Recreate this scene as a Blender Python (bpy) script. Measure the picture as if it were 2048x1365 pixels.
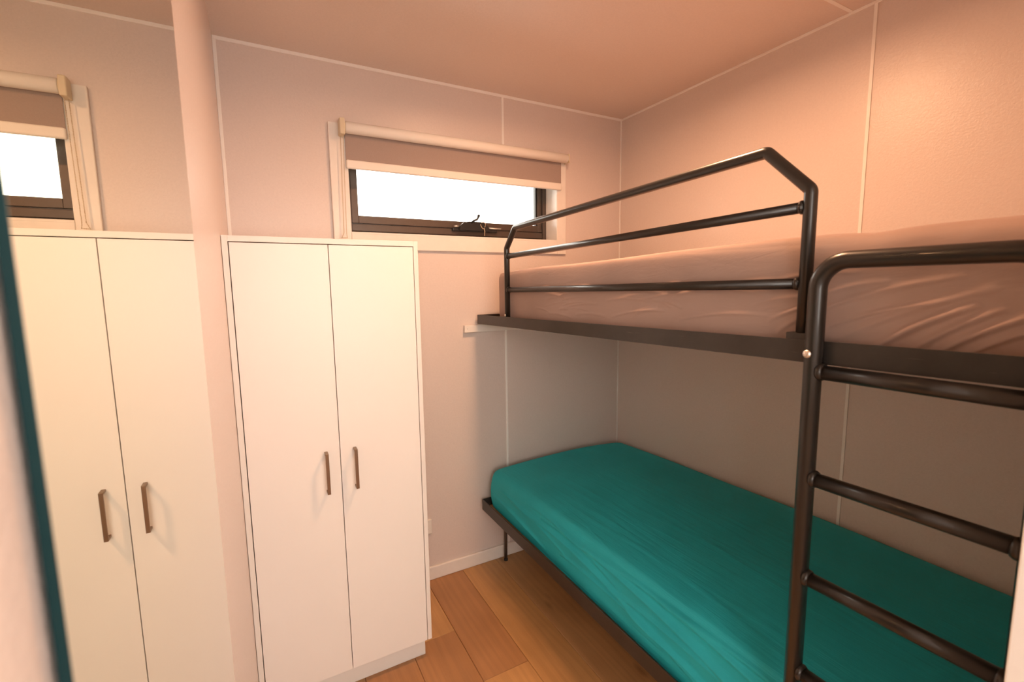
import bpy, bmesh, math, random
import numpy as np
from mathutils import Vector, Matrix

for o in list(bpy.data.objects): bpy.data.objects.remove(o)
S = bpy.context.scene
C = S.collection
PI = math.pi

# ------------------------------------------------------------------ camera
FW = Vector((0.47245744, 0.87326748, -0.11911285))
RT = Vector((0.87870191, -0.47718998, -0.01314079))
UP = Vector((0.06831489, 0.09845623, 0.99279376))
cd = bpy.data.cameras.new('camera')
cd.sensor_width = 36; cd.sensor_fit = 'HORIZONTAL'; cd.lens = 16.2594
cd.clip_start = 0.02
cd.dof.use_dof = True; cd.dof.focus_distance = 1.9; cd.dof.aperture_fstop = 4.5
cam = bpy.data.objects.new('camera', cd); C.objects.link(cam)
M = Matrix(((RT.x, UP.x, -FW.x), (RT.y, UP.y, -FW.y), (RT.z, UP.z, -FW.z))).to_4x4()
M.translation = Vector((0.0911526, -2.122986, 1.470434))
cam.matrix_world = M
S.camera = cam

# ------------------------------------------------------------------ daylight, exposure
w = bpy.data.worlds.new('daylight'); S.world = w; w.use_nodes = True
w.node_tree.nodes['Background'].inputs[0].default_value = (1.0, 0.91, 0.825, 1)
w.node_tree.nodes['Background'].inputs[1].default_value = 6.6
LAMP_W = 19.0
LAMP_COL = (1.0, 0.53, 0.285)
S.view_settings.view_transform = 'Standard'
S.view_settings.look = 'None'
S.view_settings.gamma = 1
S.view_settings.use_curve_mapping = False
S.view_settings.exposure = 0.18

# ------------------------------------------------------------------ room measures (metres)
W, H = 1.9687, 2.4005          # room width (x) and ceiling height; back wall y = 0
YF = -1.97                     # room side of the front wall
YH = -3.6                      # end of the hall behind the camera
LAMP = (1.0524, -1.001)
T = 0.14                       # wall thickness

# ------------------------------------------------------------------ materials
def new_mat(name):
    m = bpy.data.materials.new(name); m.use_nodes = True
    nt = m.node_tree; b = nt.nodes['Principled BSDF']
    return m, nt, b
def coords(nt, scale=(1, 1, 1), kind='Object'):
    tc = nt.nodes.new('ShaderNodeTexCoord'); mp = nt.nodes.new('ShaderNodeMapping')
    mp.inputs['Scale'].default_value = scale
    if kind == 'World':
        g = nt.nodes.new('ShaderNodeNewGeometry'); nt.links.new(g.outputs['Position'], mp.inputs[0])
    else:
        nt.links.new(tc.outputs[kind], mp.inputs[0])
    return mp.outputs[0]
def noise(nt, vec, scale, detail=2, rough=.5, dist=0):
    n = nt.nodes.new('ShaderNodeTexNoise'); n.inputs['Scale'].default_value = scale
    n.inputs['Detail'].default_value = detail; n.inputs['Roughness'].default_value = rough
    n.inputs['Distortion'].default_value = dist
    nt.links.new(vec, n.inputs['Vector']); return n.outputs['Fac']
def ramp(nt, fac, stops):
    r = nt.nodes.new('ShaderNodeValToRGB'); e = r.color_ramp.elements
    while len(e) < len(stops): e.new(.5)
    for k, (p, c) in enumerate(stops):
        e[k].position = p; e[k].color = (*c, 1) if len(c) == 3 else c
    nt.links.new(fac, r.inputs[0]); return r.outputs[0]
def bump(nt, b, h, strength, dist):
    n = nt.nodes.new('ShaderNodeBump'); n.inputs['Strength'].default_value = strength
    n.inputs['Distance'].default_value = dist
    nt.links.new(h, n.inputs['Height']); nt.links.new(n.outputs[0], b.inputs['Normal'])
def mix(nt, a, b, fac, mode='MIX'):
    m = nt.nodes.new('ShaderNodeMix'); m.data_type = 'RGBA'; m.blend_type = mode
    for s, v in ((0, fac), (6, a), (7, b)):
        if isinstance(v, (int, float)): m.inputs[s].default_value = v
        elif isinstance(v, tuple): m.inputs[s].default_value = (*v, 1)
        else: nt.links.new(v, m.inputs[s])
    return m.outputs[2]
def plain(name, col, rough=.5, metal=0., spec=.5, coat=0., var=.0, vscale=30, bmp=0., bscale=200, bdist=.0005):
    m, nt, b = new_mat(name)
    b.inputs['Base Color'].default_value = (*col, 1); b.inputs['Roughness'].default_value = rough
    b.inputs['Metallic'].default_value = metal; b.inputs['Specular IOR Level'].default_value = spec
    b.inputs['Coat Weight'].default_value = coat
    vec = coords(nt, kind='World')
    if var:
        f = noise(nt, vec, vscale, 3)
        c = ramp(nt, f, ((.3, tuple(max(0, x * (1 - var)) for x in col)), (.7, tuple(min(1, x * (1 + var)) for x in col))))
        nt.links.new(c, b.inputs['Base Color'])
    if bmp: bump(nt, b, noise(nt, vec, bscale, 3), bmp, bdist)
    return m
# embossed vinyl-faced wall panels: faint pebble relief, soft sheen
def panel_mat(name, col, rough):
    m, nt, b = new_mat(name)
    vec = coords(nt, kind='World')
    n1 = noise(nt, vec, 130, 4, .6, .6)
    c = ramp(nt, n1, ((.35, tuple(x * .975 for x in col)), (.65, tuple(min(1, x * 1.02) for x in col))))
    nt.links.new(c, b.inputs['Base Color'])
    b.inputs['Roughness'].default_value = rough
    b.inputs['Specular IOR Level'].default_value = .5
    bump(nt, b, n1, .40, .0014)
    return m
M_PANEL = panel_mat('embossed_wall_panel', (.70, .612, .565), .34)
M_CEIL = panel_mat('ceiling_panel', (.74, .63, .57), .42)
M_SMOOTH = panel_mat('smooth_side_wall', (.75, .65, .595), .26)
M_STRIP = plain('white_joint_strip', (.88, .85, .81), .35)
M_TRIM = plain('white_gloss_trim', (.80, .76, .71), .30, var=.02)
M_WARD = plain('white_melamine', (.86, .83, .79), .38, var=.01, vscale=4)
M_EDGE = plain('white_melamine_edge', (.82, .79, .745), .40)
M_GAP = plain('dark_carcass', (.10, .085, .07), .8)
M_NICKEL = plain('brushed_nickel', (.27, .185, .125), .36, 1., bmp=.1, bscale=400)
M_CHROME = plain('zinc_bolt', (.80, .76, .71), .42, 1.)
M_BLACK = plain('black_gloss_enamel', (.016, .0145, .013), .32, coat=.2)
M_BRONZE = plain('bronze_aluminium', (.105, .082, .068), .38, .55, var=.05)
M_BLACKPL = plain('black_plastic', (.016, .017, .019), .35)
M_BLINDW = plain('cream_roller_fabric', (.80, .76, .70), .65, bmp=.1, bscale=900)
M_BLIND = plain('taupe_blockout_fabric', (.34, .265, .235), .8, var=.03, vscale=300, bmp=.15, bscale=900)
M_BRACKET = plain('cream_plastic', (.66, .58, .42), .45)
M_BEAD = plain('bead_chain', (.62, .52, .38), .4)
M_STRING = plain('natural_string', (.68, .55, .40), .9)
M_PLY = plain('tan_plywood', (.42, .24, .12), .6, var=.15, vscale=40)
M_SOCKET = plain('white_socket_plastic', (.80, .76, .70), .35)
M_LEG = plain('grey_steel_leg', (.16, .15, .14), .35, .8)
M_RUBBER = plain('black_rubber', (.02, .02, .02), .7)
M_GLASSEDGE = plain('dark_green_glass_edge', (.004, .026, .030), .45, spec=.15)

def rail_mat():
    m, nt, b = new_mat('satin_black_angle_steel')
    vec = coords(nt, (1, 1, 1), 'World')
    f = noise(nt, vec, 9, 5, .7)
    c = ramp(nt, f, ((.35, (.025, .0225, .020)), (.7, (.040, .035, .031))))
    v2 = coords(nt, (60, 14, 200), 'World')
    sc = noise(nt, v2, 1.1, 2, .5, 1.2)
    s = ramp(nt, sc, ((.70, (0, 0, 0)), (.76, (1, 1, 1))))
    nt.links.new(mix(nt, c, (.075, .066, .058), s), b.inputs['Base Color'])
    b.inputs['Roughness'].default_value = .36
    return m
M_RAIL = rail_mat()

def mirror_mat():
    m, nt, b = new_mat('silvered_mirror')
    b.inputs['Base Color'].default_value = (.82, .805, .66, 1)
    b.inputs['Metallic'].default_value = 1; b.inputs['Roughness'].default_value = .012
    vec = coords(nt, kind='World')
    r = ramp(nt, noise(nt, vec, 7, 2), ((.3, (.006,) * 3), (.8, (.02,) * 3)))
    nt.links.new(r, b.inputs['Roughness'])
    return m
M_MIRROR = mirror_mat()

def glass_mat():
    m = bpy.data.materials.new('window_glass'); m.use_nodes = True
    nt = m.node_tree; nt.nodes.clear()
    out = nt.nodes.new('ShaderNodeOutputMaterial'); mx = nt.nodes.new('ShaderNodeMixShader')
    t = nt.nodes.new('ShaderNodeBsdfTransparent'); g = nt.nodes.new('ShaderNodeBsdfGlossy')
    t.inputs[0].default_value = (.96, .98, .97, 1); g.inputs['Roughness'].default_value = .02
    fr = nt.nodes.new('ShaderNodeFresnel'); fr.inputs[0].default_value = 1.45
    nt.links.new(fr.outputs[0], mx.inputs[0]); nt.links.new(t.outputs[0], mx.inputs[1]); nt.links.new(g.outputs[0], mx.inputs[2])
    nt.links.new(mx.outputs[0], out.inputs[0]); return m
M_GLASS = glass_mat()

def sheet_mat(name, dark, light, rough, sheen, stretch, bstr):
    m, nt, b = new_mat(name)
    vec = coords(nt, kind='World')
    n1 = noise(nt, vec, 5, 3)
    c = ramp(nt, n1, ((.3, dark), (.7, light)))
    nt.links.new(c, b.inputs['Base Color'])
    b.inputs['Roughness'].default_value = rough
    b.inputs['Specular IOR Level'].default_value = .25
    b.inputs['Sheen Weight'].default_value = sheen; b.inputs['Sheen Roughness'].default_value = .4
    b.inputs['Sheen Tint'].default_value = (*[min(1, x * 2.5) for x in light], 1)
    v2 = coords(nt, stretch, 'World')
    n2 = noise(nt, v2, 1, 4, .6, .8)
    v3 = coords(nt, (1, 1, 1), 'World')
    n3 = noise(nt, v3, 900, 2)
    h = nt.nodes.new('ShaderNodeMath'); h.operation = 'MULTIPLY_ADD'
    nt.links.new(n3, h.inputs[0]); h.inputs[1].default_value = .10; nt.links.new(n2, h.inputs[2])
    bump(nt, b, h.outputs[0], bstr, .004)
    return m
M_TEAL = sheet_mat('teal_sheet', (.018, .37, .43), (.022, .43, .50), .62, .25, (55, 3.2, 55), .55)
M_TAUPE = sheet_mat('taupe_sheet', (.37, .268, .232), (.41, .298, .258), .75, .25, (14, 9, 34), .30)

def oak_mat(k, base):
    m, nt, b = new_mat('oak_plank_%d' % k)
    tc = nt.nodes.new('ShaderNodeTexCoord'); mp = nt.nodes.new('ShaderNodeMapping')
    oi = nt.nodes.new('ShaderNodeObjectInfo')
    add = nt.nodes.new('ShaderNodeVectorMath'); add.operation = 'MULTIPLY_ADD'
    nt.links.new(tc.outputs['Object'], add.inputs[0]); add.inputs[1].default_value = (1, 1, 1)
    comb = nt.nodes.new('ShaderNodeCombineXYZ')
    mul = nt.nodes.new('ShaderNodeMath'); mul.operation = 'MULTIPLY'; mul.inputs[1].default_value = 23.0
    nt.links.new(oi.outputs['Random'], mul.inputs[0]); nt.links.new(mul.outputs[0], comb.inputs[0]); nt.links.new(mul.outputs[0], comb.inputs[1])
    nt.links.new(comb.outputs[0], add.inputs[2])
    nt.links.new(add.outputs[0], mp.inputs[0]); mp.inputs['Scale'].default_value = (9, .9, 9)
    wv = nt.nodes.new('ShaderNodeTexWave'); wv.wave_type = 'BANDS'; wv.bands_direction = 'X'
    wv.inputs['Scale'].default_value = .9; wv.inputs['Distortion'].default_value = 14; wv.inputs['Detail'].default_value = 2.0
    wv.inputs['Detail Scale'].default_value = .9
    nt.links.new(mp.outputs[0], wv.inputs['Vector'])
    mp2 = nt.nodes.new('ShaderNodeMapping'); mp2.inputs['Scale'].default_value = (160, 5, 60)
    nt.links.new(add.outputs[0], mp2.inputs[0])
    fine = noise(nt, mp2.outputs[0], 1, 4, .6)
    big = noise(nt, add.outputs[0], 3.2, 3)
    c1 = ramp(nt, wv.outputs['Fac'], ((.1, tuple(x * .95 for x in base)), (.8, tuple(min(1, x * 1.04) for x in base))))
    c2 = mix(nt, c1, ramp(nt, fine, ((.3, (.86, .84, .80)), (.7, (1.04, 1.04, 1.04)))), .5, 'MULTIPLY')
    c3 = mix(nt, c2, ramp(nt, big, ((.35, (.86, .84, .80)), (.65, (1.08, 1.08, 1.08)))), .7, 'MULTIPLY')
    # sparse knots
    vo = nt.nodes.new('ShaderNodeTexVoronoi'); vo.inputs['Scale'].default_value = 1.0
    mp3 = nt.nodes.new('ShaderNodeMapping'); mp3.inputs['Scale'].default_value = (6.5, 2.2, 1)
    nt.links.new(add.outputs[0], mp3.inputs[0]); nt.links.new(mp3.outputs[0], vo.inputs['Vector'])
    kn = ramp(nt, vo.outputs['Distance'], ((.02, (.35, .28, .22)), (.11, (1, 1, 1))))
    c4 = mix(nt, c3, kn, .8, 'MULTIPLY')
    nt.links.new(c4, b.inputs['Base Color'])
    b.inputs['Roughness'].default_value = .42
    bump(nt, b, fine, .10, .001)
    return m
OAKS = [oak_mat(k, c) for k, c in enumerate(((.44, .245, .108), (.40, .200, .083), (.51, .278, .108), (.42, .225, .095)))]

# ------------------------------------------------------------------ mesh helpers
def link(name, bm, mat, parent=None, smooth=False, mats=None):
    me = bpy.data.meshes.new(name)
    bmesh.ops.recalc_face_normals(bm, faces=bm.faces[:])
    bm.to_mesh(me); bm.free()
    for m in (mats or [mat]): me.materials.append(m)
    if smooth:
        for p in me.polygons: p.use_smooth = True
    o = bpy.data.objects.new(name, me); C.objects.link(o)
    if parent: o.parent = parent
    return o
def empty(name, loc=(0, 0, 0)):
    o = bpy.data.objects.new(name, None); o.location = loc; o.empty_display_size = .05
    C.objects.link(o); return o
def tag(o, label=None, cat=None, group=None, kind=None):
    if label: o['label'] = label
    if cat: o['category'] = cat
    if group: o['group'] = group
    if kind: o['kind'] = kind
    return o
def boxm(bm, x0, x1, y0, y1, z0, z1, bev=0., seg=2):
    r = bmesh.ops.create_cube(bm, size=1)
    for v in r['verts']:
        v.co = Vector((x0 + (v.co.x + .5) * (x1 - x0), y0 + (v.co.y + .5) * (y1 - y0), z0 + (v.co.z + .5) * (z1 - z0)))
    if bev:
        es = list({e for v in r['verts'] for e in v.link_edges})
        bmesh.ops.bevel(bm, geom=es, offset=bev, segments=seg, profile=.5, affect='EDGES')
def box(name, mat, a, parent=None, bev=0., seg=2, smooth=False):
    bm = bmesh.new(); boxm(bm, *a, bev=bev, seg=seg)
    return link(name, bm, mat, parent, smooth)
def fillet(pts, rads, n=8):
    out = [Vector(pts[0])]
    for i in range(1, len(pts) - 1):
        p = Vector(pts[i]); a = (Vector(pts[i - 1]) - p); b = (Vector(pts[i + 1]) - p)
        r = rads[i - 1] if isinstance(rads, (list, tuple)) else rads
        ang = a.angle(b); d = min(r / math.tan(ang / 2), a.length * .49, b.length * .49)
        an, bn = a.normalized(), b.normalized()
        P0, P1 = p + an * d, p + bn * d
        rr = d * math.tan(ang / 2)
        cc = p + (an + bn).normalized() * math.hypot(d, rr)
        v0, v1 = P0 - cc, P1 - cc
        th = v0.angle(v1); ax = v0.cross(v1).normalized()
        for k in range(n + 1): out.append(cc + Matrix.Rotation(th * k / n, 3, ax) @ v0)
    out.append(Vector(pts[-1])); return out
def tubem(bm, pts, r, seg=16, caps=True):
    pts = [Vector(p) for p in pts]; n = len(pts)
    tang = [(pts[min(i + 1, n - 1)] - pts[max(i - 1, 0)]).normalized() for i in range(n)]
    ref = Vector((0, 0, 1)) if abs(tang[0].z) < .9 else Vector((1, 0, 0))
    nrm = tang[0].cross(ref).normalized()
    rings = []
    for i in range(n):
        nrm = (nrm - tang[i] * nrm.dot(tang[i])).normalized(); bi = tang[i].cross(nrm)
        rr = r[i] if isinstance(r, (list, tuple)) else r
        rings.append([bm.verts.new(pts[i] + (nrm * math.cos(2 * PI * k / seg) + bi * math.sin(2 * PI * k / seg)) * rr) for k in range(seg)])
    for i in range(n - 1):
        for k in range(seg):
            f = bm.faces.new((rings[i][k], rings[i][(k + 1) % seg], rings[i + 1][(k + 1) % seg], rings[i + 1][k])); f.smooth = True
    if caps: bm.faces.new(rings[0]); bm.faces.new(rings[-1])
def tube(name, mat, pts, r, parent=None, seg=16):
    bm = bmesh.new(); tubem(bm, pts, r, seg); return link(name, bm, mat, parent)
def lathem(bm, prof, origin, axis, seg=20):
    axis = Vector(axis).normalized(); ref = Vector((0, 0, 1)) if abs(axis.z) < .9 else Vector((1, 0, 0))
    a = axis.cross(ref).normalized(); b = axis.cross(a); o = Vector(origin)
    rings = []
    for (r, h) in prof:
        rings.append([bm.verts.new(o + axis * h + (a * math.cos(2 * PI * k / seg) + b * math.sin(2 * PI * k / seg)) * max(r, 1e-5)) for k in range(seg)])
    for i in range(len(rings) - 1):
        for k in range(seg):
            f = bm.faces.new((rings[i][k], rings[i][(k + 1) % seg], rings[i + 1][(k + 1) % seg], rings[i + 1][k])); f.smooth = True
    bm.faces.new(rings[0]); bm.faces.new(rings[-1])
def lathe(name, mat, prof, origin, axis, parent=None, seg=20):
    bm = bmesh.new(); lathem(bm, prof, origin, axis, seg); return link(name, bm, mat, parent)
def bolt(parent, origin, axis, r=.006):
    prof = [(r, 0)] + [(r * math.cos(t * PI / 12), r * .62 * math.sin(t * PI / 12)) for t in range(1, 7)]
    return tag(lathe('bolt', M_CHROME, prof, origin, axis, parent, 18), 'silver dome bolt head')

def slab_hole(bm, axis, lo, hi, u0, u1, v0, v1, hole):
    """box slab with a rectangular hole; axis 'y': u = x, v = z"""
    hu0, hu1, hv0, hv1 = hole
    hu0, hu1, hv0, hv1 = max(hu0, u0), min(hu1, u1), max(hv0, v0), min(hv1, v1)
    us = sorted({u0, hu0, hu1, u1}); vs = sorted({v0, hv0, hv1, v1})
    inside = lambda a, b: hu0 <= a <= hu1 and hv0 <= b <= hv1
    V = {}
    def vert(u, v, d):
        k = (round(u, 6), round(v, 6), d)
        if k not in V: V[k] = bm.verts.new((u, d, v))
        return V[k]
    cells = {(i, j) for i in range(len(us) - 1) for j in range(len(vs) - 1)
             if not inside((us[i] + us[i + 1]) / 2, (vs[j] + vs[j + 1]) / 2)}
    for (i, j) in cells:
        q = ((us[i], vs[j]), (us[i + 1], vs[j]), (us[i + 1], vs[j + 1]), (us[i], vs[j + 1]))
        bm.faces.new([vert(*p, lo) for p in q]); bm.faces.new([vert(*p, hi) for p in reversed(q)])
        for e, (di, dj) in zip(((0, 1), (1, 2), (2, 3), (3, 0)), ((0, -1), (1, 0), (0, 1), (-1, 0))):
            if (i + di, j + dj) not in cells:
                a, b = q[e[0]], q[e[1]]
                bm.faces.new((vert(*a, lo), vert(*a, hi), vert(*b, hi), vert(*b, lo)))

# ------------------------------------------------------------------ the room shell
PT = .004          # wall panels stand proud of the wall core by this
WIN = (.4555, 1.5165, 1.7035, 2.088)       # window opening x0 x1 z0 z1 on the back wall
JX = 1.2035        # joint on the back wall
JY = -1.2445       # joint on the right wall
def struct(o): o['kind'] = 'structure'; return o

bm = bmesh.new(); slab_hole(bm, 'y', PT, T, -T, W + T, 0, H, WIN)
wb = struct(link('wall_back', bm, M_PANEL))
for (a, b_) in ((0.0, JX - .0015), (JX + .0015, W)):
    bm = bmesh.new(); slab_hole(bm, 'y', 0, PT, a, b_, 0, H, WIN)
    link('wall_panel', bm, M_PANEL, wb)
box('joint_strip', M_STRIP, (JX - .0055, JX + .0055, -.003, .002, 2.151, H), wb, .001)
box('joint_strip', M_STRIP, (JX - .0055, JX + .0055, -.003, .002, .07, 1.6355), wb, .001)
box('corner_strip', M_STRIP, (0.0005, .012, -.003, .002, .07, H), wb, .001)
box('corner_strip', M_STRIP, (W - .0085, W - .0005, -.003, .002, .07, H), wb, .001)
box('ceiling_strip', M_STRIP, (0.0005, W, -.004, .002, H - .0125, H), wb, .001)

wr = struct(box('wall_right', M_PANEL, (W + PT, W + T, YF, PT, 0, H)))
for (a, b_) in ((YF, JY - .0015), (JY + .0015, 0.0)):
    box('wall_panel', M_PANEL, (W, W + PT + .001, a, b_, 0, H), wr)
box('joint_strip', M_STRIP, (W - .003, W + .002, JY - .0055, JY + .0055, .07, H), wr, .001)
box('ceiling_strip', M_STRIP, (W - .004, W + .002, YF, -.004, H - .010, H), wr, .001)

wl = struct(box('wall_left', M_SMOOTH, (-T, 0, YF, PT, 0, H)))

ce = struct(box('ceiling', M_CEIL, (-1.1, W + T, YH, T, H + .002, H + .1)))
for (a, b_) in ((YF, -1.1715), (-1.1685, T)):
    # ceiling sheets, the lamp's hole is covered by the lamp's own rim
    box('ceiling_panel', M_CEIL, (-.0, W, a, min(b_, 0.0), H, H + .004), ce)
box('joint_strip', M_STRIP, (0, W, -1.1765, -1.1635, H - .0015, H + .002), ce, .0007)

# front wall with the doorway the picture was taken through
DX0, DX1, DZ = 0.0, .905, 2.06
bm = bmesh.new(); slab_hole(bm, 'y', YF - .09, YF, -T, W + T, 0, H, (DX0 - .035, DX1, -.01, DZ))
struct(link('wall_front', bm, M_PANEL))
dr = struct(empty('door_1', (.43, YF - .045, 0)))
def dpart(name, mat, a, bev=.002):
    o = box(name, mat, a, None, bev); o.parent = dr; o.matrix_parent_inverse = Matrix.Translation(-Vector(dr.location)); return o
dpart('jamb', M_TRIM, (.8530, DX1, YF - .10, YF + .012, 0, DZ - .035))
dpart('jamb', M_TRIM, (-.035, -.0005, YF - .10, YF - .001, 0, DZ - .035))
dpart('head_jamb', M_TRIM, (-.035, DX1, YF - .10, YF + .012 - .013, DZ - .035, DZ))
dpart('architrave', M_TRIM, (DX1 - .03, DX1 + .03, YF + .0005, YF + .011, 0, DZ + .03))
dpart('architrave', M_TRIM, (0.001, DX1 - .0305, YF + .0005, YF + .011, DZ - .03, DZ + .03))

# hall behind the camera, unseen; end-wall opening added to let in fill daylight
struct(box('wall_hall_left', M_PANEL, (-1.1, -1.0, YH, YF - .0905, 0, H)))
struct(box('wall_hall_right', M_PANEL, (W + .0, W + T, YH, YF - .0905, 0, H)))
struct(box('wall_hall_side', M_PANEL, (-1.1, -T - .0005, YF - .09, YF, 0, H)))

bm = bmesh.new(); slab_hole(bm, 'y', YH - .1, YH - .0005, -1.1, W + T, 0, H, (-.95, 1.93, .95, 2.25))
struct(link('wall_hall_end', bm, M_PANEL))
# skirting
struct(box('baseboard_back', M_TRIM, (.62, W - .0005, -.014, -.0002, 0, .0695), bev=.005, seg=3))
struct(box('baseboard_right', M_TRIM, (W - .014, W - .0002, YF + .001, -.0145, 0, .0695), bev=.005, seg=3))
struct(box('baseboard_left', M_TRIM, (.0002, .012, YF + .001, -.495, 0, .0695), bev=.004, seg=3))

# floor: one board per object, each with eased edges
fl = struct(box('floor', M_GAP, (-1.1, W + T, YH, T, -.06, -.012)))
PW = .1935
seams = [.73 + PW * k for k in range(-9, 9)]
rng = random.Random(5)
ends_fixed = {.73: [-.684], .73 - PW: [-.391], .73 + PW: [-1.55], .73 + 2 * PW: [-1.05]}
pk = 0
for s in seams:
    x0, x1 = s, s + PW
    if x1 < -1.0 or x0 > W: continue
    lo_y, hi_y = YH, -.0005
    x0c, x1c = max(x0, -1.0), min(x1, W)
    if x1c - x0c < .01: continue
    cuts = None
    for k, v in ends_fixed.items():
        if abs(k - s) < .001: cuts = list(v)
    if cuts is None: cuts = [-.35 - rng.random() * 1.3]
    while cuts[-1] - 1.75 > YH + .2: cuts.append(cuts[-1] - 1.75)
    ys = [hi_y] + cuts + [lo_y]
    for a, b_ in zip(ys[:-1], ys[1:]):
        yc = (a + b_) / 2; xc = (x0c + x1c) / 2
        bm = bmesh.new(); g = .0006
        boxm(bm, x0c + g - xc, x1c - g - xc, b_ + g - yc, a - g - yc, -.012, 0)
        top = [e for e in bm.edges if all(v.co.z > -.001 for v in e.verts)]
        bmesh.ops.bevel(bm, geom=top, offset=.0016, segments=1, affect='EDGES')
        mi = {(.73, 0): 1, (.73, 1): 2}.get((round(s, 3), ys.index(a)), None)
        if mi is None: mi = rng.randrange(4)
        if abs(s - .73 - PW) < .001: mi = 2
        if abs(s - .73 - 2 * PW) < .001: mi = 0
        o = link('floor_plank', bm, OAKS[mi], fl); o.location = (xc, yc, 0)
        pk += 1

# ------------------------------------------------------------------ window
wn = struct(empty('window_1', (.986, .0, 1.6355)))
def wpart(name, mat, a, parent=None, bev=.0015, seg=2):
    o = box(name, mat, a, None, bev, seg)
    o.parent = wn; o.matrix_parent_inverse = Matrix.Translation(-Vector(wn.location)); return o
def sub(o, par):
    o.parent = par
    o.matrix_parent_inverse = Matrix.Translation(-Vector(wn.location)) if par is wn else Matrix.Identity(4)
    return o
x0, x1, z0, z1 = WIN
CX0, CX1, CZ0, CZ1 = .3842, 1.5727, 1.6357, 2.1514
wpart('casing', M_TRIM, (CX0, x0, -.016, -.0003, CZ0, CZ1), bev=.003)
wpart('casing', M_TRIM, (x1, CX1, -.016, -.0003, CZ0, CZ1), bev=.003)
wpart('casing', M_TRIM, (x0, x1, -.016, -.0003, CZ0, z0), bev=.003)
wpart('casing', M_TRIM, (x0, x1, -.016, -.0003, z1, CZ1), bev=.003)
YR = .092          # face of the aluminium frame
wpart('reveal', M_TRIM, (x0 - .002, x0 + .0015, -.012, YR + .03, z0, z1), bev=0)
wpart('reveal', M_TRIM, (x1 - .0015, x1 + .002, -.012, YR + .03, z0, z1), bev=0)
wpart('reveal', M_TRIM, (x0, x1, -.012, YR + .03, z1 - .0015, z1 + .002), bev=0)
wpart('sill', M_TRIM, (x0, x1, -.0165, YR + .03, z0 - .004, z0 + .006), bev=.002)
fx0, fx1, fz0, fz1 = x0 + .0015, x1 - .0015, z0 + .006, z1 - .0015
# outer frame
wpart('frame', M_BRONZE, (fx0, fx0 + .022, YR, YR + .045, fz0, fz1))
wpart('frame', M_BRONZE, (fx1 - .022, fx1, YR, YR + .045, fz0, fz1))
wpart('frame', M_BRONZE, (fx0 + .022, fx1 - .022, YR, YR + .045, fz0, fz0 + .014))
wpart('frame', M_BRONZE, (fx0 + .022, fx1 - .022, YR + .006, YR + .045, fz0 + .017, fz0 + .047))
wpart('frame', M_BRONZE, (fx0 + .022, fx1 - .022, YR + .018, YR + .045, fz0 + .010, fz0 + .052), bev=0)
wpart('frame', M_BRONZE, (fx0 + .022, fx1 - .022, YR, YR + .045, fz1 - .022, fz1))
# sash
sx0, sx1, sz0, sz1 = fx0 + .024, fx1 - .024, fz0 + .0525, fz1 - .024
wpart('sash', M_BRONZE, (sx0, sx0 + .030, YR + .010, YR + .048, sz0, sz1))
wpart('sash', M_BRONZE, (sx1 - .026, sx1, YR + .010, YR + .048, sz0, sz1))
wpart('sash', M_BRONZE, (sx0 + .030, sx1 - .026, YR + .010, YR + .048, sz0, sz0 + .034))
wpart('sash', M_BRONZE, (sx0 + .030, sx1 - .026, YR + .010, YR + .048, sz1 - .03, sz1))
wpart('gasket', M_BLACKPL, (sx1 - .034, sx1 - .0262, YR + .018, YR + .040, sz0 + .036, sz1 - .031), bev=0)
gl = wpart('pane', M_GLASS, (sx0 + .028, sx1 - .024, YR + .026, YR + .030, sz0 + .030, sz1 - .028), bev=0)
# chain winder on the bottom of the frame
zk = 1.757; yk = YR - .004
wi = wpart('winder', M_BLACKPL, (.958, 1.205, YR - .012, YR + .006, zk - .012, zk + .006), bev=.003)
bm = bmesh.new()
arc = [(-.082, -.008), (-.076, .014), (-.058, .029), (-.03, .036), (.03, .036), (.058, .029), (.078, .013), (.086, -.008)]
va = [bm.verts.new((1.068 + a, yk - .026, zk + b_)) for a, b_ in arc]; vb = [bm.verts.new((1.068 + a, yk + .006, zk + b_)) for a, b_ in arc]
for i in range(len(arc) - 1): bm.faces.new((va[i], va[i + 1], vb[i + 1], vb[i]))
bm.faces.new(va); bm.faces.new(vb); bm.faces.new((va[0], vb[0], vb[-1], va[-1]))
sub(link('housing', bm, M_BLACKPL), wn)
sub(tube('crank', M_BLACKPL, fillet([(1.050, yk - .02, zk + .028), (1.062, yk - .035, zk + .040), (1.078, yk - .035, zk + .046), (1.088, yk - .036, zk + .064)], .004, 4), .0050, None, 10), wn)
sub(lathe('crank_knob', M_BLACKPL, [(.002, 0), (.0068, .002), (.0075, .008), (.004, .013)], (1.085, yk - .036, zk + .058), (.3, 0, 1), None, 12), wn)
sub(tube('winder_arm', M_CHROME, [(1.150, yk - .016, zk + .008), (1.222, yk - .016, zk + .008)], .0042, None, 10), wn)
sub(tube('winder_arm', M_CHROME, [(.960, yk - .016, zk + .010), (.990, yk - .016, zk + .010)], .0042, None, 10), wn)
bm = bmesh.new()
tubem(bm, [Vector((1.113 + .0125 * math.cos(t), yk - .0295 - .006 * math.sin(2 * t), zk + .018 + .016 * math.sin(t))) for t in np.linspace(0, 2 * PI, 22)], .0016, 6)
tubem(bm, [(1.116, yk - .034, zk + .005), (1.1185, yk - .037, zk - .012), (1.117, yk - .036, zk - .034)], .0017, 6)
tubem(bm, [(1.105, yk - .03, zk + .03), (1.100, yk - .032, zk + .042)], .0016, 6)
sub(link('string_tie', bm, M_STRING), wn)['label'] = 'short knotted string tied on the winder'

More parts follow.
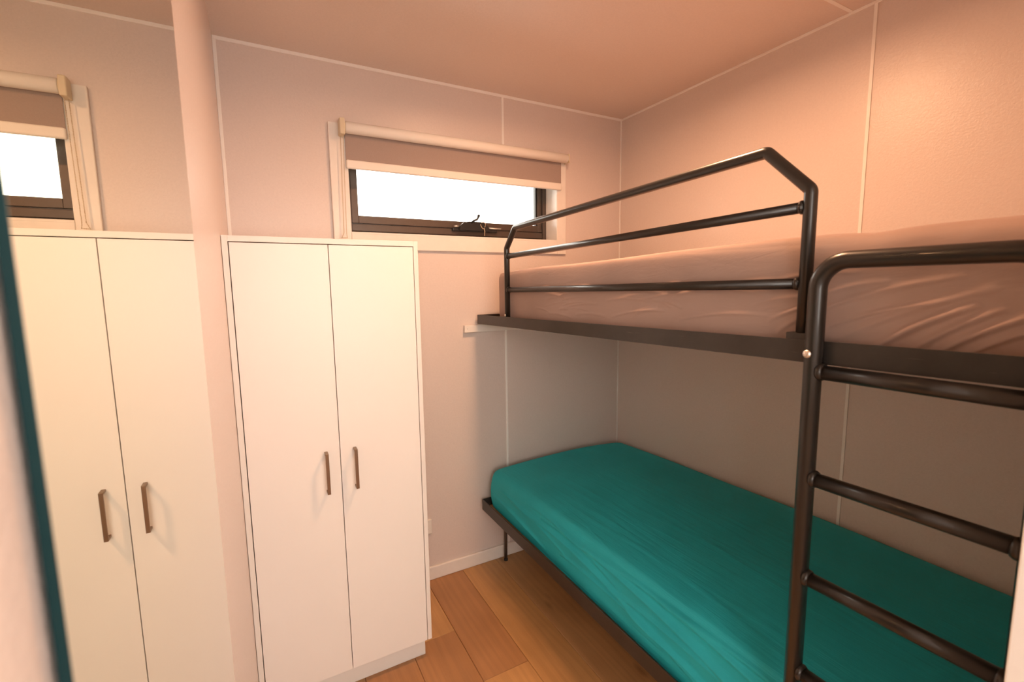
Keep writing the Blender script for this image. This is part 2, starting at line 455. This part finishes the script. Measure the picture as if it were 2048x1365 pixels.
# ------------------------------------------------------------------ roller blind
rb = empty('roller_blind', (.99, -.045, 2.105))
tag(rb, 'half-raised roller blind, cream roll and taupe fabric, over the window', 'blind')
def rp(o): o.parent = rb; o.matrix_parent_inverse = Matrix.Translation(-Vector(rb.location)); return o
RZ, RY, RR = 2.1275, -.0445, .0235
rp(lathe('roll', M_BLINDW, [(RR * .8, 0), (RR, .004), (RR, 1.108), (RR * .8, 1.112)], (.4455, RY, RZ), (1, 0, 0), seg=32))
# fabric leaves the roll at its wall side and hangs straight down
FY = RY + RR - .0045
rp(box('fabric', M_BLIND, (.4475, 1.534, FY, FY + .0011, 2.002, RZ), bev=0))
rp(box('bottom_rail', M_BLINDW, (.4465, 1.5350, FY - .008, FY + .008, 1.968, 2.004), bev=.0065, seg=4))
rp(box('bracket', M_BRACKET, (.4225, .4435, RY - .024, -.0163, 2.094, 2.158), bev=.004, seg=3))
rp(box('bracket', M_BRACKET, (1.5585, 1.5655, RY - .018, -.0163, 2.105, 2.150), bev=.003, seg=3))
rp(lathe('clutch', M_BRACKET, [(.022, 0), (.022, .003)], (.4425, RY, RZ), (1, 0, 0)))
# bead chain loop
bm = bmesh.new()
def strand(a, b_, n):
    a, b_ = Vector(a), Vector(b_)
    for k in range(n):
        p = a.lerp(b_, k / (n - 1))
        bmesh.ops.create_icosphere(bm, subdivisions=1, radius=.0021, matrix=Matrix.Translation(p))
    tubem(bm, [a, b_], .0009, 5)
yb = -.034
strand((.4290, yb, 2.095), (.4215, yb - .002, 1.700), 80)
strand((.4370, yb - .012, 2.095), (.4310, yb - .010, 1.700), 80)
strand((.4215, yb - .002, 1.700), (.4120, yb - .004, 1.6795), 5)
strand((.4310, yb - .010, 1.700), (.4325, yb - .012, 1.6795), 5)
strand((.4120, yb - .004, 1.6795), (.4325, yb - .012, 1.6795), 5)
rp(link('bead_chain', bm, M_BEAD, smooth=True))

# ------------------------------------------------------------------ wardrobe
DW = .4881
wd = empty('wardrobe', (.30, -.25, 0))
tag(wd, 'tall white two-door wardrobe with bar handles standing below the window', 'wardrobe')
def wp(name, mat, a, bev=.0008, parent=None):
    o = box(name, mat, a, None, bev); o.parent = parent or wd
    o.matrix_parent_inverse = Matrix.Translation(-Vector(wd.location)) if not parent else Matrix.Identity(4)
    return o
XR, ZT, ZB = .598, 1.6308, .0868
YB = -.016
wp('side_panel', M_EDGE, (.0012, .0172, -DW, YB, ZB, ZT))
wp('side_panel', M_EDGE, (XR - .016, XR, -DW, YB, ZB, ZT))
wp('top_panel', M_EDGE, (.0172, XR - .016, -DW, YB, ZT - .018, ZT))
wp('bottom_panel', M_EDGE, (.0172, XR - .016, -DW + .02, YB, ZB, ZB + .016))
wp('back_panel', M_EDGE, (.0172, XR - .016, YB - .006, YB, ZB + .016, ZT - .018), bev=0)
wp('kickboard', M_EDGE, (.0172, XR - .018, -DW + .036, -DW + .052, 0, ZB))
wp('kickboard', M_EDGE, (XR - .034, XR - .018, -DW + .052, YB, 0, ZB))
XG = .2975
for (a, b_, hx) in ((.0196, XG - .0011, .2520), (XG + .0011, XR - .0184, .3455)):
    d = wp('door', M_WARD, (a, b_, -DW - .0005, -DW + .0165, ZB + .0005, ZT - .0206))
    hy = -DW - .0005
    bm = bmesh.new(); w2 = .0052
    boxm(bm, hx - w2, hx + w2, hy - .030, hy - .0245, .7770, .9190, .0009)
    boxm(bm, hx - w2, hx + w2, hy - .0246, hy + .0005, .7770, .7840, .0006)
    boxm(bm, hx - w2, hx + w2, hy - .0246, hy + .0005, .9120, .9190, .0006)
    h = link('handle', bm, M_NICKEL, d); h['label'] = 'brushed nickel bar handle'

# ------------------------------------------------------------------ wall mirror
mr = empty('wall_mirror', (.004, -1.56, .25))
tag(mr, 'frameless wall mirror with dark green glass edge on the smooth left-hand wall', 'mirror')
MY0, MY1, MZ0, MZ1 = -1.868, -1.2515, .25, 2.12
def mp_(o): o.parent = mr; o.matrix_parent_inverse = Matrix.Translation(-Vector(mr.location)); return o
mp_(box('glass_body', M_GLASSEDGE, (.0030, .0074, MY0, MY1, MZ0, MZ1), bev=0))
mp_(box('mirror_face', M_MIRROR, (.00741, .0075, MY0 + .0003, MY1 - .0003, MZ0 + .0003, MZ1 - .0003), bev=0))

# ------------------------------------------------------------------ bunk beds
RX = 1.0308
def tilt(y): return .0172 * (-y - .03)          # the upper bunk rises a little towards the ladder
def ramp_box(bm, x0, x1, ya, yb_, z0, z1, bev=.0008):
    r = bmesh.new(); boxm(r, x0, x1, ya, yb_, z0, z1, bev)
    for v in r.verts: v.co.z += tilt(v.co.y)
    me = bpy.data.meshes.new('t'); r.to_mesh(me); r.free(); bm.from_mesh(me); bpy.data.meshes.remove(me)

ub = empty('upper_bunk', (1.5, -1.0, 0))
tag(ub, 'black steel upper bunk frame with guard rail and ladder, fixed above the teal bed', 'bunk bed')
def up(o): o.parent = ub; o.matrix_parent_inverse = Matrix.Translation(-Vector(ub.location)); return o
YE, YN = -.0285, -1.955
UZ0, UZ1 = 1.2845, 1.3292
XBk = W - .006
def angle_side(x_out, sgn):
    bm = bmesh.new()
    a, b_ = sorted((x_out, x_out + sgn * .004)); ramp_box(bm, a, b_, YN, YE, UZ0, UZ1)
    a, b_ = sorted((x_out + sgn * .004, x_out + sgn * .034)); ramp_box(bm, a, b_, YN, YE, UZ0, UZ0 + .004)
    return bm
up(link('side_rail', angle_side(RX, 1), M_RAIL)); up(link('side_rail', angle_side(XBk, -1), M_RAIL))
for (a, b_, s) in ((YE - .004, YE, -1), (YN, YN + .004, 1)):
    bm = bmesh.new(); ramp_box(bm, RX + .0042, XBk - .0042, a, b_, UZ0, UZ1)
    up(link('end_rail', bm, M_RAIL))
bm = bmesh.new(); ramp_box(bm, RX + .006, XBk - .006, YN + .006, YE - .006, UZ0 + .0045, UZ0 + .0135)
up(link('base_board', bm, M_PLY))

# guard rail
GX = 1.0475
gr = up(tube('guard_rail', M_BLACK, fillet([(GX, -.318, 1.292), (GX, -.318, 1.632), (GX, -.396, 1.7115), (GX, -1.492, 1.7405), (GX, -1.5865, 1.648), (GX, -1.5865, 1.352)],
        [.02, .014, .012, .016], 6), .0123, None, 18))
def gsub(o): o.parent = gr; return o
gsub(tube('guard_bar', M_BLACK, [(GX, -.326, 1.5965), (GX, -1.578, 1.6165)], .0112, None, 18))
gsub(tube('guard_bar', M_BLACK, [(GX, -.326, 1.4515), (GX, -1.578, 1.4665)], .0112, None, 18))
for y_, z_ in ((-1.571, 1.6165), (-1.571, 1.4665), (-.334, 1.5967), (-.334, 1.4516)):
    gsub(lathe('weld_bead', M_BLACK, [(.0120, -.004), (.0140, -.001), (.0136, .003), (.0116, .006)], (GX, y_, z_), (0, -1 if y_ < -1 else 1, 0), seg=14))
gsub(box('foot_bracket', M_RAIL, (RX + .004, RX + .031, -1.613, -1.560, UZ1 + tilt(-1.58) - .02, UZ1 + tilt(-1.58) + .013), bev=.002))
gsub(bolt(None, (RX + .012, -1.5605, UZ1 + tilt(-1.58) + .005), (-.25, 1, 0), .006))
gsub(bolt(None, (GX - .0115, -.318, 1.3405), (-1, 0, 0), .0062))

# ladder
LX, LY0, LY1, LR = 1.0140, -1.6285, -1.9375, .0158
ld = up(tube('ladder', M_BLACK, fillet([(LX, LY0, .002), (LX, LY0, 1.5085), (LX, LY1, 1.5085), (LX, LY1, .002)], [.052, .052], 10), LR, None, 22))
def lsub(o): o.parent = ld; return o
for z_ in (1.2995, 1.0880, .8815, .6730, .4650, .2560):
    lsub(tube('rung', M_BLACK, [(LX, LY0 - .012, z_), (LX, LY1 + .012, z_ + .003)], .0140, None, 20))
    for yy, sg in ((LY0 - LR - .0005, -1), (LY1 + LR + .0005, 1)):
        lsub(lathe('weld_bead', M_BLACK, [(.0150, -.006), (.0172, -.002), (.0168, .002), (.0145, .006)], (LX, yy, z_ + .001), (0, sg, 0), seg=16))
for y_ in (LY0, LY1):
    lsub(bolt(None, (LX - LR + .0012, y_ + .004, 1.3335), (-1, 0, 0), .0082))
    lsub(lathe('foot_cap', M_RUBBER, [(.0175, 0), (.0175, .02), (.016, .022)], (LX, y_, 0), (0, 0, 1)))

# lower bed
lb = empty('lower_bed', (1.5, -1.0, 0))
tag(lb, 'low black angle-steel bed frame on thin legs holding the teal mattress', 'bed frame')
def lp(o): o.parent = lb; o.matrix_parent_inverse = Matrix.Translation(-Vector(lb.location)); return o
LZ0, LZ1, LRX = .3130, .3690, 1.0355
for x_out, sgn in ((LRX, 1), (XBk, -1)):
    bm = bmesh.new()
    a, b_ = sorted((x_out, x_out + sgn * .004)); boxm(bm, a, b_, YN, YE, LZ0, LZ1, .0008)
    a, b_ = sorted((x_out + sgn * .004, x_out + sgn * .034)); boxm(bm, a, b_, YN, YE, LZ0, LZ0 + .004)
    lp(link('side_rail', bm, M_RAIL))
for (a, b_) in ((YE - .004, YE), (YN, YN + .004)):
    lp(box('end_rail', M_RAIL, (LRX + .0042, XBk - .0042, a, b_, LZ0, LZ1), bev=.0008))
lp(box('base_board', M_PLY, (LRX + .006, XBk - .006, YN + .006, YE - .006, LZ0 + .0045, LZ0 + .0165)))
for (x_, y_) in ((1.160, -.046), (1.84, -.046), (1.160, -1.90), (1.84, -1.90)):
    l = lp(tube('leg', M_LEG, [(x_, y_, .006), (x_, y_, LZ0 + .006)], .0088, None, 14))
    lathe('foot_cap', M_RUBBER, [(.0105, 0), (.0105, .012), (.0092, .013)], (x_, y_, 0), (0, 0, 1), l)

# ------------------------------------------------------------------ mattresses in fitted sheets
def mattress(name, mat, y0, y1, section, disp, nv=520, sub_n=3, r_end=.035, n_end=10):
    """sweep a control polygon section(y) -> [(x, z), ...] from y0 (wall end) to y1; Chaikin-rounded; disp(P, N) pushes the cloth"""
    L = abs(y1 - y0)
    stations = []
    for k in range(n_end):
        a = (k / n_end) * PI / 2; stations.append((y0 - r_end * (1 - math.cos(a)), r_end * (1 - math.sin(a))))
    for k in range(nv + 1):
        t = k / nv; stations.append((y0 - r_end + (y1 + r_end - (y0 - r_end)) * t, 0))
    for k in range(n_end - 1, -1, -1):
        a = (k / n_end) * PI / 2; stations.append((y1 + r_end * (1 - math.cos(a)), r_end * (1 - math.sin(a))))
    rows = []
    for (y, ins) in stations:
        P = np.array(section(y), float)
        if ins:
            c = P.mean(0); lo = P.min(0); hi = P.max(0); half = (hi - lo) / 2; mid = (hi + lo) / 2
            P = mid + (P - mid) * (1 - ins / half * np.array([1, 1]))
        for _ in range(sub_n):
            Q = np.roll(P, -1, 0); P = np.stack((P * .75 + Q * .25, P * .25 + Q * .75), 1).reshape(-1, 2)
        # even spacing round the section
        Pc = np.vstack((P, P[:1])); s = np.concatenate(([0], np.cumsum(np.linalg.norm(np.diff(Pc, axis=0), axis=1))))
        nu = 330
        # finer spacing on the room-facing side, where the folds are
        dens = np.where(Pc[:-1, 0] < Pc[:, 0].min() + .06, 4.5, 1.) * np.where(Pc[:-1, 1] < Pc[:, 1].min() + .002, .4, 1.)
        cw = np.concatenate(([0], np.cumsum(np.diff(s) * dens)))
        u = np.interp(np.linspace(0, cw[-1], nu, endpoint=False), cw, s)
        rows.append(np.stack((np.interp(u, s, Pc[:, 0]), np.full(nu, y), np.interp(u, s, Pc[:, 1])), 1))
    G = np.array(rows)
    dU = np.roll(G, -1, 1) - np.roll(G, 1, 1); dV = np.gradient(G, axis=0)
    N = np.cross(dU, dV); N /= np.linalg.norm(N, axis=2, keepdims=True) + 1e-9
    mid = G.reshape(-1, 3).mean(0)
    if ((G - mid) * N).sum() < 0: N = -N
    G = G + N * disp(G, N)[..., None]
    nr, nu, _ = G.shape
    verts = G.reshape(-1, 3).tolist()
    faces = [(i * nu + j, i * nu + (j + 1) % nu, (i + 1) * nu + (j + 1) % nu, (i + 1) * nu + j) for i in range(nr - 1) for j in range(nu)]
    faces.append(list(range(nu))); faces.append(list(range((nr - 1) * nu, nr * nu)))
    me = bpy.data.meshes.new(name); me.from_pydata(verts, [], faces); me.materials.append(mat); me.update()
    bm = bmesh.new(); bm.from_mesh(me); bmesh.ops.recalc_face_normals(bm, faces=bm.faces[:]); bm.to_mesh(me); bm.free()
    for p in me.polygons: p.use_smooth = True
    o = bpy.data.objects.new(name, me); C.objects.link(o); return o

def fold(A, B, p0, p1, wid, amp, skew=.6):
    """soft crease between p0 and p1 in the (A, B) plane: a ridge with a sharper lower flank"""
    (a0, b0), (a1, b1) = p0, p1
    L = math.hypot(a1 - a0, b1 - b0); ta, tb = (a1 - a0) / L, (b1 - b0) / L
    s = (A - a0) * ta + (B - b0) * tb; d = -(A - a0) * tb + (B - b0) * ta
    bend = .04 * L * np.sin(PI * np.clip(s / L, 0, 1)); d = d - bend
    e = np.clip(s / L, 0, 1); env = np.sin(PI * np.clip(e * .94 + .03, 0, 1)) ** .7 * ((s > -.0) & (s < L))
    w_ = np.where(d > 0, wid, wid * (1 - skew * .6))
    return amp * env * np.exp(-(d / w_) ** 2)
def smooth(a, b, x): t = np.clip((x - a) / (b - a), 0, 1); return t * t * (3 - 2 * t)

# lower, teal
def sec_low(y):
    q = min(1, max(0, (-y - .05) / 1.55)); zt = .538 + .036 * math.sin(q * PI / 2)
    xf = 1.063 - .012 * q; xb = 1.951
    zb = LZ0 + .018
    zc = zt + .012
    return [(xf + .012, zb), (xf + .002, zb + .03), (xf - .006, (zb + zt) / 2 - .01), (xf + .004, zt - .045), (xf + .022, zt - .008), (xf + .075, zt + .002),
            (xf + .25, zc), (1.5, zc + .002), (xb - .25, zc), (xb - .06, zt + .004), (xb - .008, zt - .012), (xb, zt - .06), (xb, zb + .05), (xb - .004, zb), (1.5, zb)]
def disp_low(G, N):
    X, Y, Z = G[..., 0], G[..., 1], G[..., 2]
    front = smooth(.3, .9, -N[..., 0]); top = smooth(.5, .95, N[..., 2]); bottom = smooth(.4, .8, -N[..., 2])
    d = np.zeros_like(X)
    A, B = -Y, Z
    rs = random.Random(3)
    # the sheet's side: long low folds running with the bed, drawn down towards the ladder
    for (p0, p1, wd_, am) in (((.30, .462), (1.35, .395), .010, .006), ((.55, .500), (1.75, .420), .012, .007), ((.85, .520), (1.9, .465), .011, .005),
                              ((.12, .420), (.60, .372), .008, .005), ((.70, .415), (1.60, .372), .007, .006), ((1.0, .452), (1.9, .400), .008, .005),
                              ((.42, .510), (1.05, .470), .008, .003), ((.18, .470), (.75, .420), .007, .003), ((1.2, .535), (1.93, .505), .010, .004)):
        d += fold(A, B, p0, p1, wd_, am * 2.3) * front
    # top: hair-thin creases along the bed
    for k in range(70):
        xa = 1.12 + rs.random() * .55; ya = .25 + rs.random() * 1.1; ln = .25 + rs.random() * .7
        d += fold(A, X, (ya, xa), (ya + ln, xa - .01 - .05 * rs.random()), .004 + .004 * rs.random(), .0007 + .0009 * rs.random()) * top
    for (p0, p1, am) in (((.55, 1.42), (1.25, 1.37), .0022), ((.50, 1.27), (1.3, 1.20), .0016), ((.35, 1.19), (1.5, 1.13), .0022), ((.6, 1.15), (1.8, 1.095), .0028)):
        d += fold(A, X, p0, p1, .007, am) * top
    d += top * .0030 * (np.sin(X * 9 + Y * 3.1) * np.sin(Y * 4.3 + 1.2))
    # the hem swings out over the rail in the middle of the bed
    hem = smooth(.425, .375, Z) * front
    d += hem * .008 * smooth(.45, .9, -Y)
    d -= front * .011 * smooth(.3, .8, -Y)          # folds stand off a slightly drawn-in side
    d = np.where(N[..., 0] < -.05, np.minimum(d, (X - 1.0405) / np.maximum(-N[..., 0], .05)), d)      # the frame holds the sheet back
    return d * (1 - bottom)
ml = mattress('mattress', M_TEAL, -.058, YN + .02, sec_low, disp_low)
tag(ml, 'single mattress in a teal fitted sheet on the low bed frame', 'mattress')

# upper, taupe
def sec_up(y):
    k = tilt(y); zb = UZ0 + .015 + k; q = min(1, max(0, (-y - .17) / .35))
    zt = 1.5235 + .013 * q + k * 1.05
    xf, xb = 1.0705, 1.951; n = min(1, max(0, (-y - 1.2) / .6))
    return [(xf + .010, zb), (xf, zb + .03), (xf - .002, (zb + zt) / 2), (xf - .002, zt - .03 - .03 * n), (xf + .003 + .006 * n, zt - .006 - .010 * n), (xf + .022 + .03 * n, zt + .001),
            (xf + .25, zt + .006), (1.5, zt + .008), (xb - .25, zt + .006), (xb - .05, zt + .002), (xb - .008, zt - .014), (xb, zt - .06), (xb, zb + .05), (xb - .004, zb), (1.5, zb)]
def disp_up(G, N):
    X, Y, Z = G[..., 0], G[..., 1], G[..., 2]
    front = smooth(.3, .9, -N[..., 0]); top = smooth(.5, .95, N[..., 2]); bottom = smooth(.4, .8, -N[..., 2])
    A = -Y; B = Z - tilt(Y)
    d = np.zeros_like(X); rs = random.Random(11)
    # small creases in the middle of the side
    for k in range(30):
        a = .5 + rs.random() * 1.0; b_ = 1.345 + rs.random() * .10; ln = .05 + rs.random() * .15
        d += fold(A, B, (a, b_), (a + ln, b_ + (rs.random() - .45) * .05), .004 + .003 * rs.random(), .0016 + .0016 * rs.random()) * front
    # long diagonal pulls towards the near end
    for (p0, p1, wd_, am) in (((1.60, 1.345), (1.80, 1.405), .006, .0045), ((1.58, 1.375), (1.82, 1.445), .006, .0035), ((1.63, 1.325), (1.86, 1.425), .008, .0045),
                              ((1.70, 1.318), (1.84, 1.400), .008, .010), ((1.755, 1.318), (1.87, 1.395), .007, .0075), ((1.79, 1.318), (1.90, 1.385), .007, .008),
                              ((1.825, 1.318), (1.93, 1.375), .006, .007), ((1.60, 1.415), (1.72, 1.440), .005, .003), ((1.52, 1.335), (1.60, 1.385), .007, .005),
                              ((1.50, 1.36), (1.61, 1.40), .006, .004), ((1.1, 1.405), (1.42, 1.415), .005, .003), ((.98, 1.350), (1.2, 1.375), .005, .003), ((1.25, 1.352), (1.5, 1.372), .005, .003)):
        d += fold(A, B, p0, p1, wd_, am) * front
    d += .0018 * front * np.sin(Y * 11 + Z * 20) * np.sin(Y * 5.3)
    d += top * .003 * np.sin(X * 8 + Y * 5)
    # shoulder sags a little between guard rail and ladder hoop
    d += -.006 * np.exp(-((A - 1.66) / .05) ** 2) * smooth(1.47, 1.55, Z)
    return d * (1 - bottom)
mu = mattress('mattress', M_TAUPE, -.168, YN + .012, sec_up, disp_up)
tag(mu, 'single mattress in a taupe fitted sheet on the upper bunk', 'mattress')

# ------------------------------------------------------------------ fittings on the walls
bt = empty('support_batten', (1.46, -.012, 1.24))
tag(bt, 'white timber batten screwed to the wall under the upper bunk', 'batten')
o = box('batten_body', M_TRIM, (.9655, W - .001, -.0225, -.0032, 1.2420, 1.2780), bev=.0015); o.parent = bt; o.matrix_parent_inverse = Matrix.Translation(-Vector(bt.location))
for x_ in (.980, 1.42, 1.85):
    o = lathe('screw', M_CHROME, [(.0032, 0), (.0030, .0008), (.001, .0010)], (x_, -.0224, 1.262), (0, -1, 0), None, 12); o.parent = bt; o.matrix_parent_inverse = Matrix.Translation(-Vector(bt.location))

po = empty('power_outlet', (.709, -.004, .28))
tag(po, 'white double power outlet on the wall beside the wardrobe', 'power outlet')
def pp(o): o.parent = po; o.matrix_parent_inverse = Matrix.Translation(-Vector(po.location)); return o
pp(box('cover_plate', M_SOCKET, (.651, .767, -.0105, -.0003, .2460, .3200), bev=.003, seg=3))
for x_ in (.682, .736):
    pp(box('switch', M_SOCKET, (x_ - .005, x_ + .005, -.0135, -.0104, .296, .312), bev=.001))
    for dx, dz, rz in ((-.008, .004, .5), (.008, .004, -.5), (0, -.010, 0)):
        bm = bmesh.new(); boxm(bm, -.001, .001, -.0002, .0006, -.004, .004)
        bmesh.ops.transform(bm, matrix=Matrix.Translation((x_ + dx, -.0108, .272 + dz)) @ Matrix.Rotation(rz, 4, 'Y'), verts=bm.verts[:])
        pp(link('socket_slot', bm, M_GAP))

# ------------------------------------------------------------------ ceiling downlight
dl = empty('downlight', (LAMP[0], LAMP[1], H))
tag(dl, 'round white LED downlight set in the ceiling, glowing warm', 'downlight')
lathe('rim', M_TRIM, [(.047, -.0005), (.047, .004), (.052, .0065), (.058, .005), (.060, -.0005)], (0, 0, 0), (0, 0, -1), dl, 40)
m, nt, b = new_mat('warm_led_diffuser')
b.inputs['Base Color'].default_value = (.9, .85, .75, 1)
b.inputs['Emission Color'].default_value = (*LAMP_COL, 1); b.inputs['Emission Strength'].default_value = 30
lathe('diffuser', m, [(.0465, .0005), (.0465, .002), (.02, .0025)], (0, 0, 0), (0, 0, -1), dl, 40)
la = bpy.data.lights.new('downlight_beam', 'AREA'); la.shape = 'DISK'; la.size = .09
la.energy = LAMP_W; la.color = LAMP_COL; la.spread = PI * .94
lo = bpy.data.objects.new('downlight_beam', la); C.objects.link(lo); lo.parent = dl; lo.location = (0, 0, -.008)
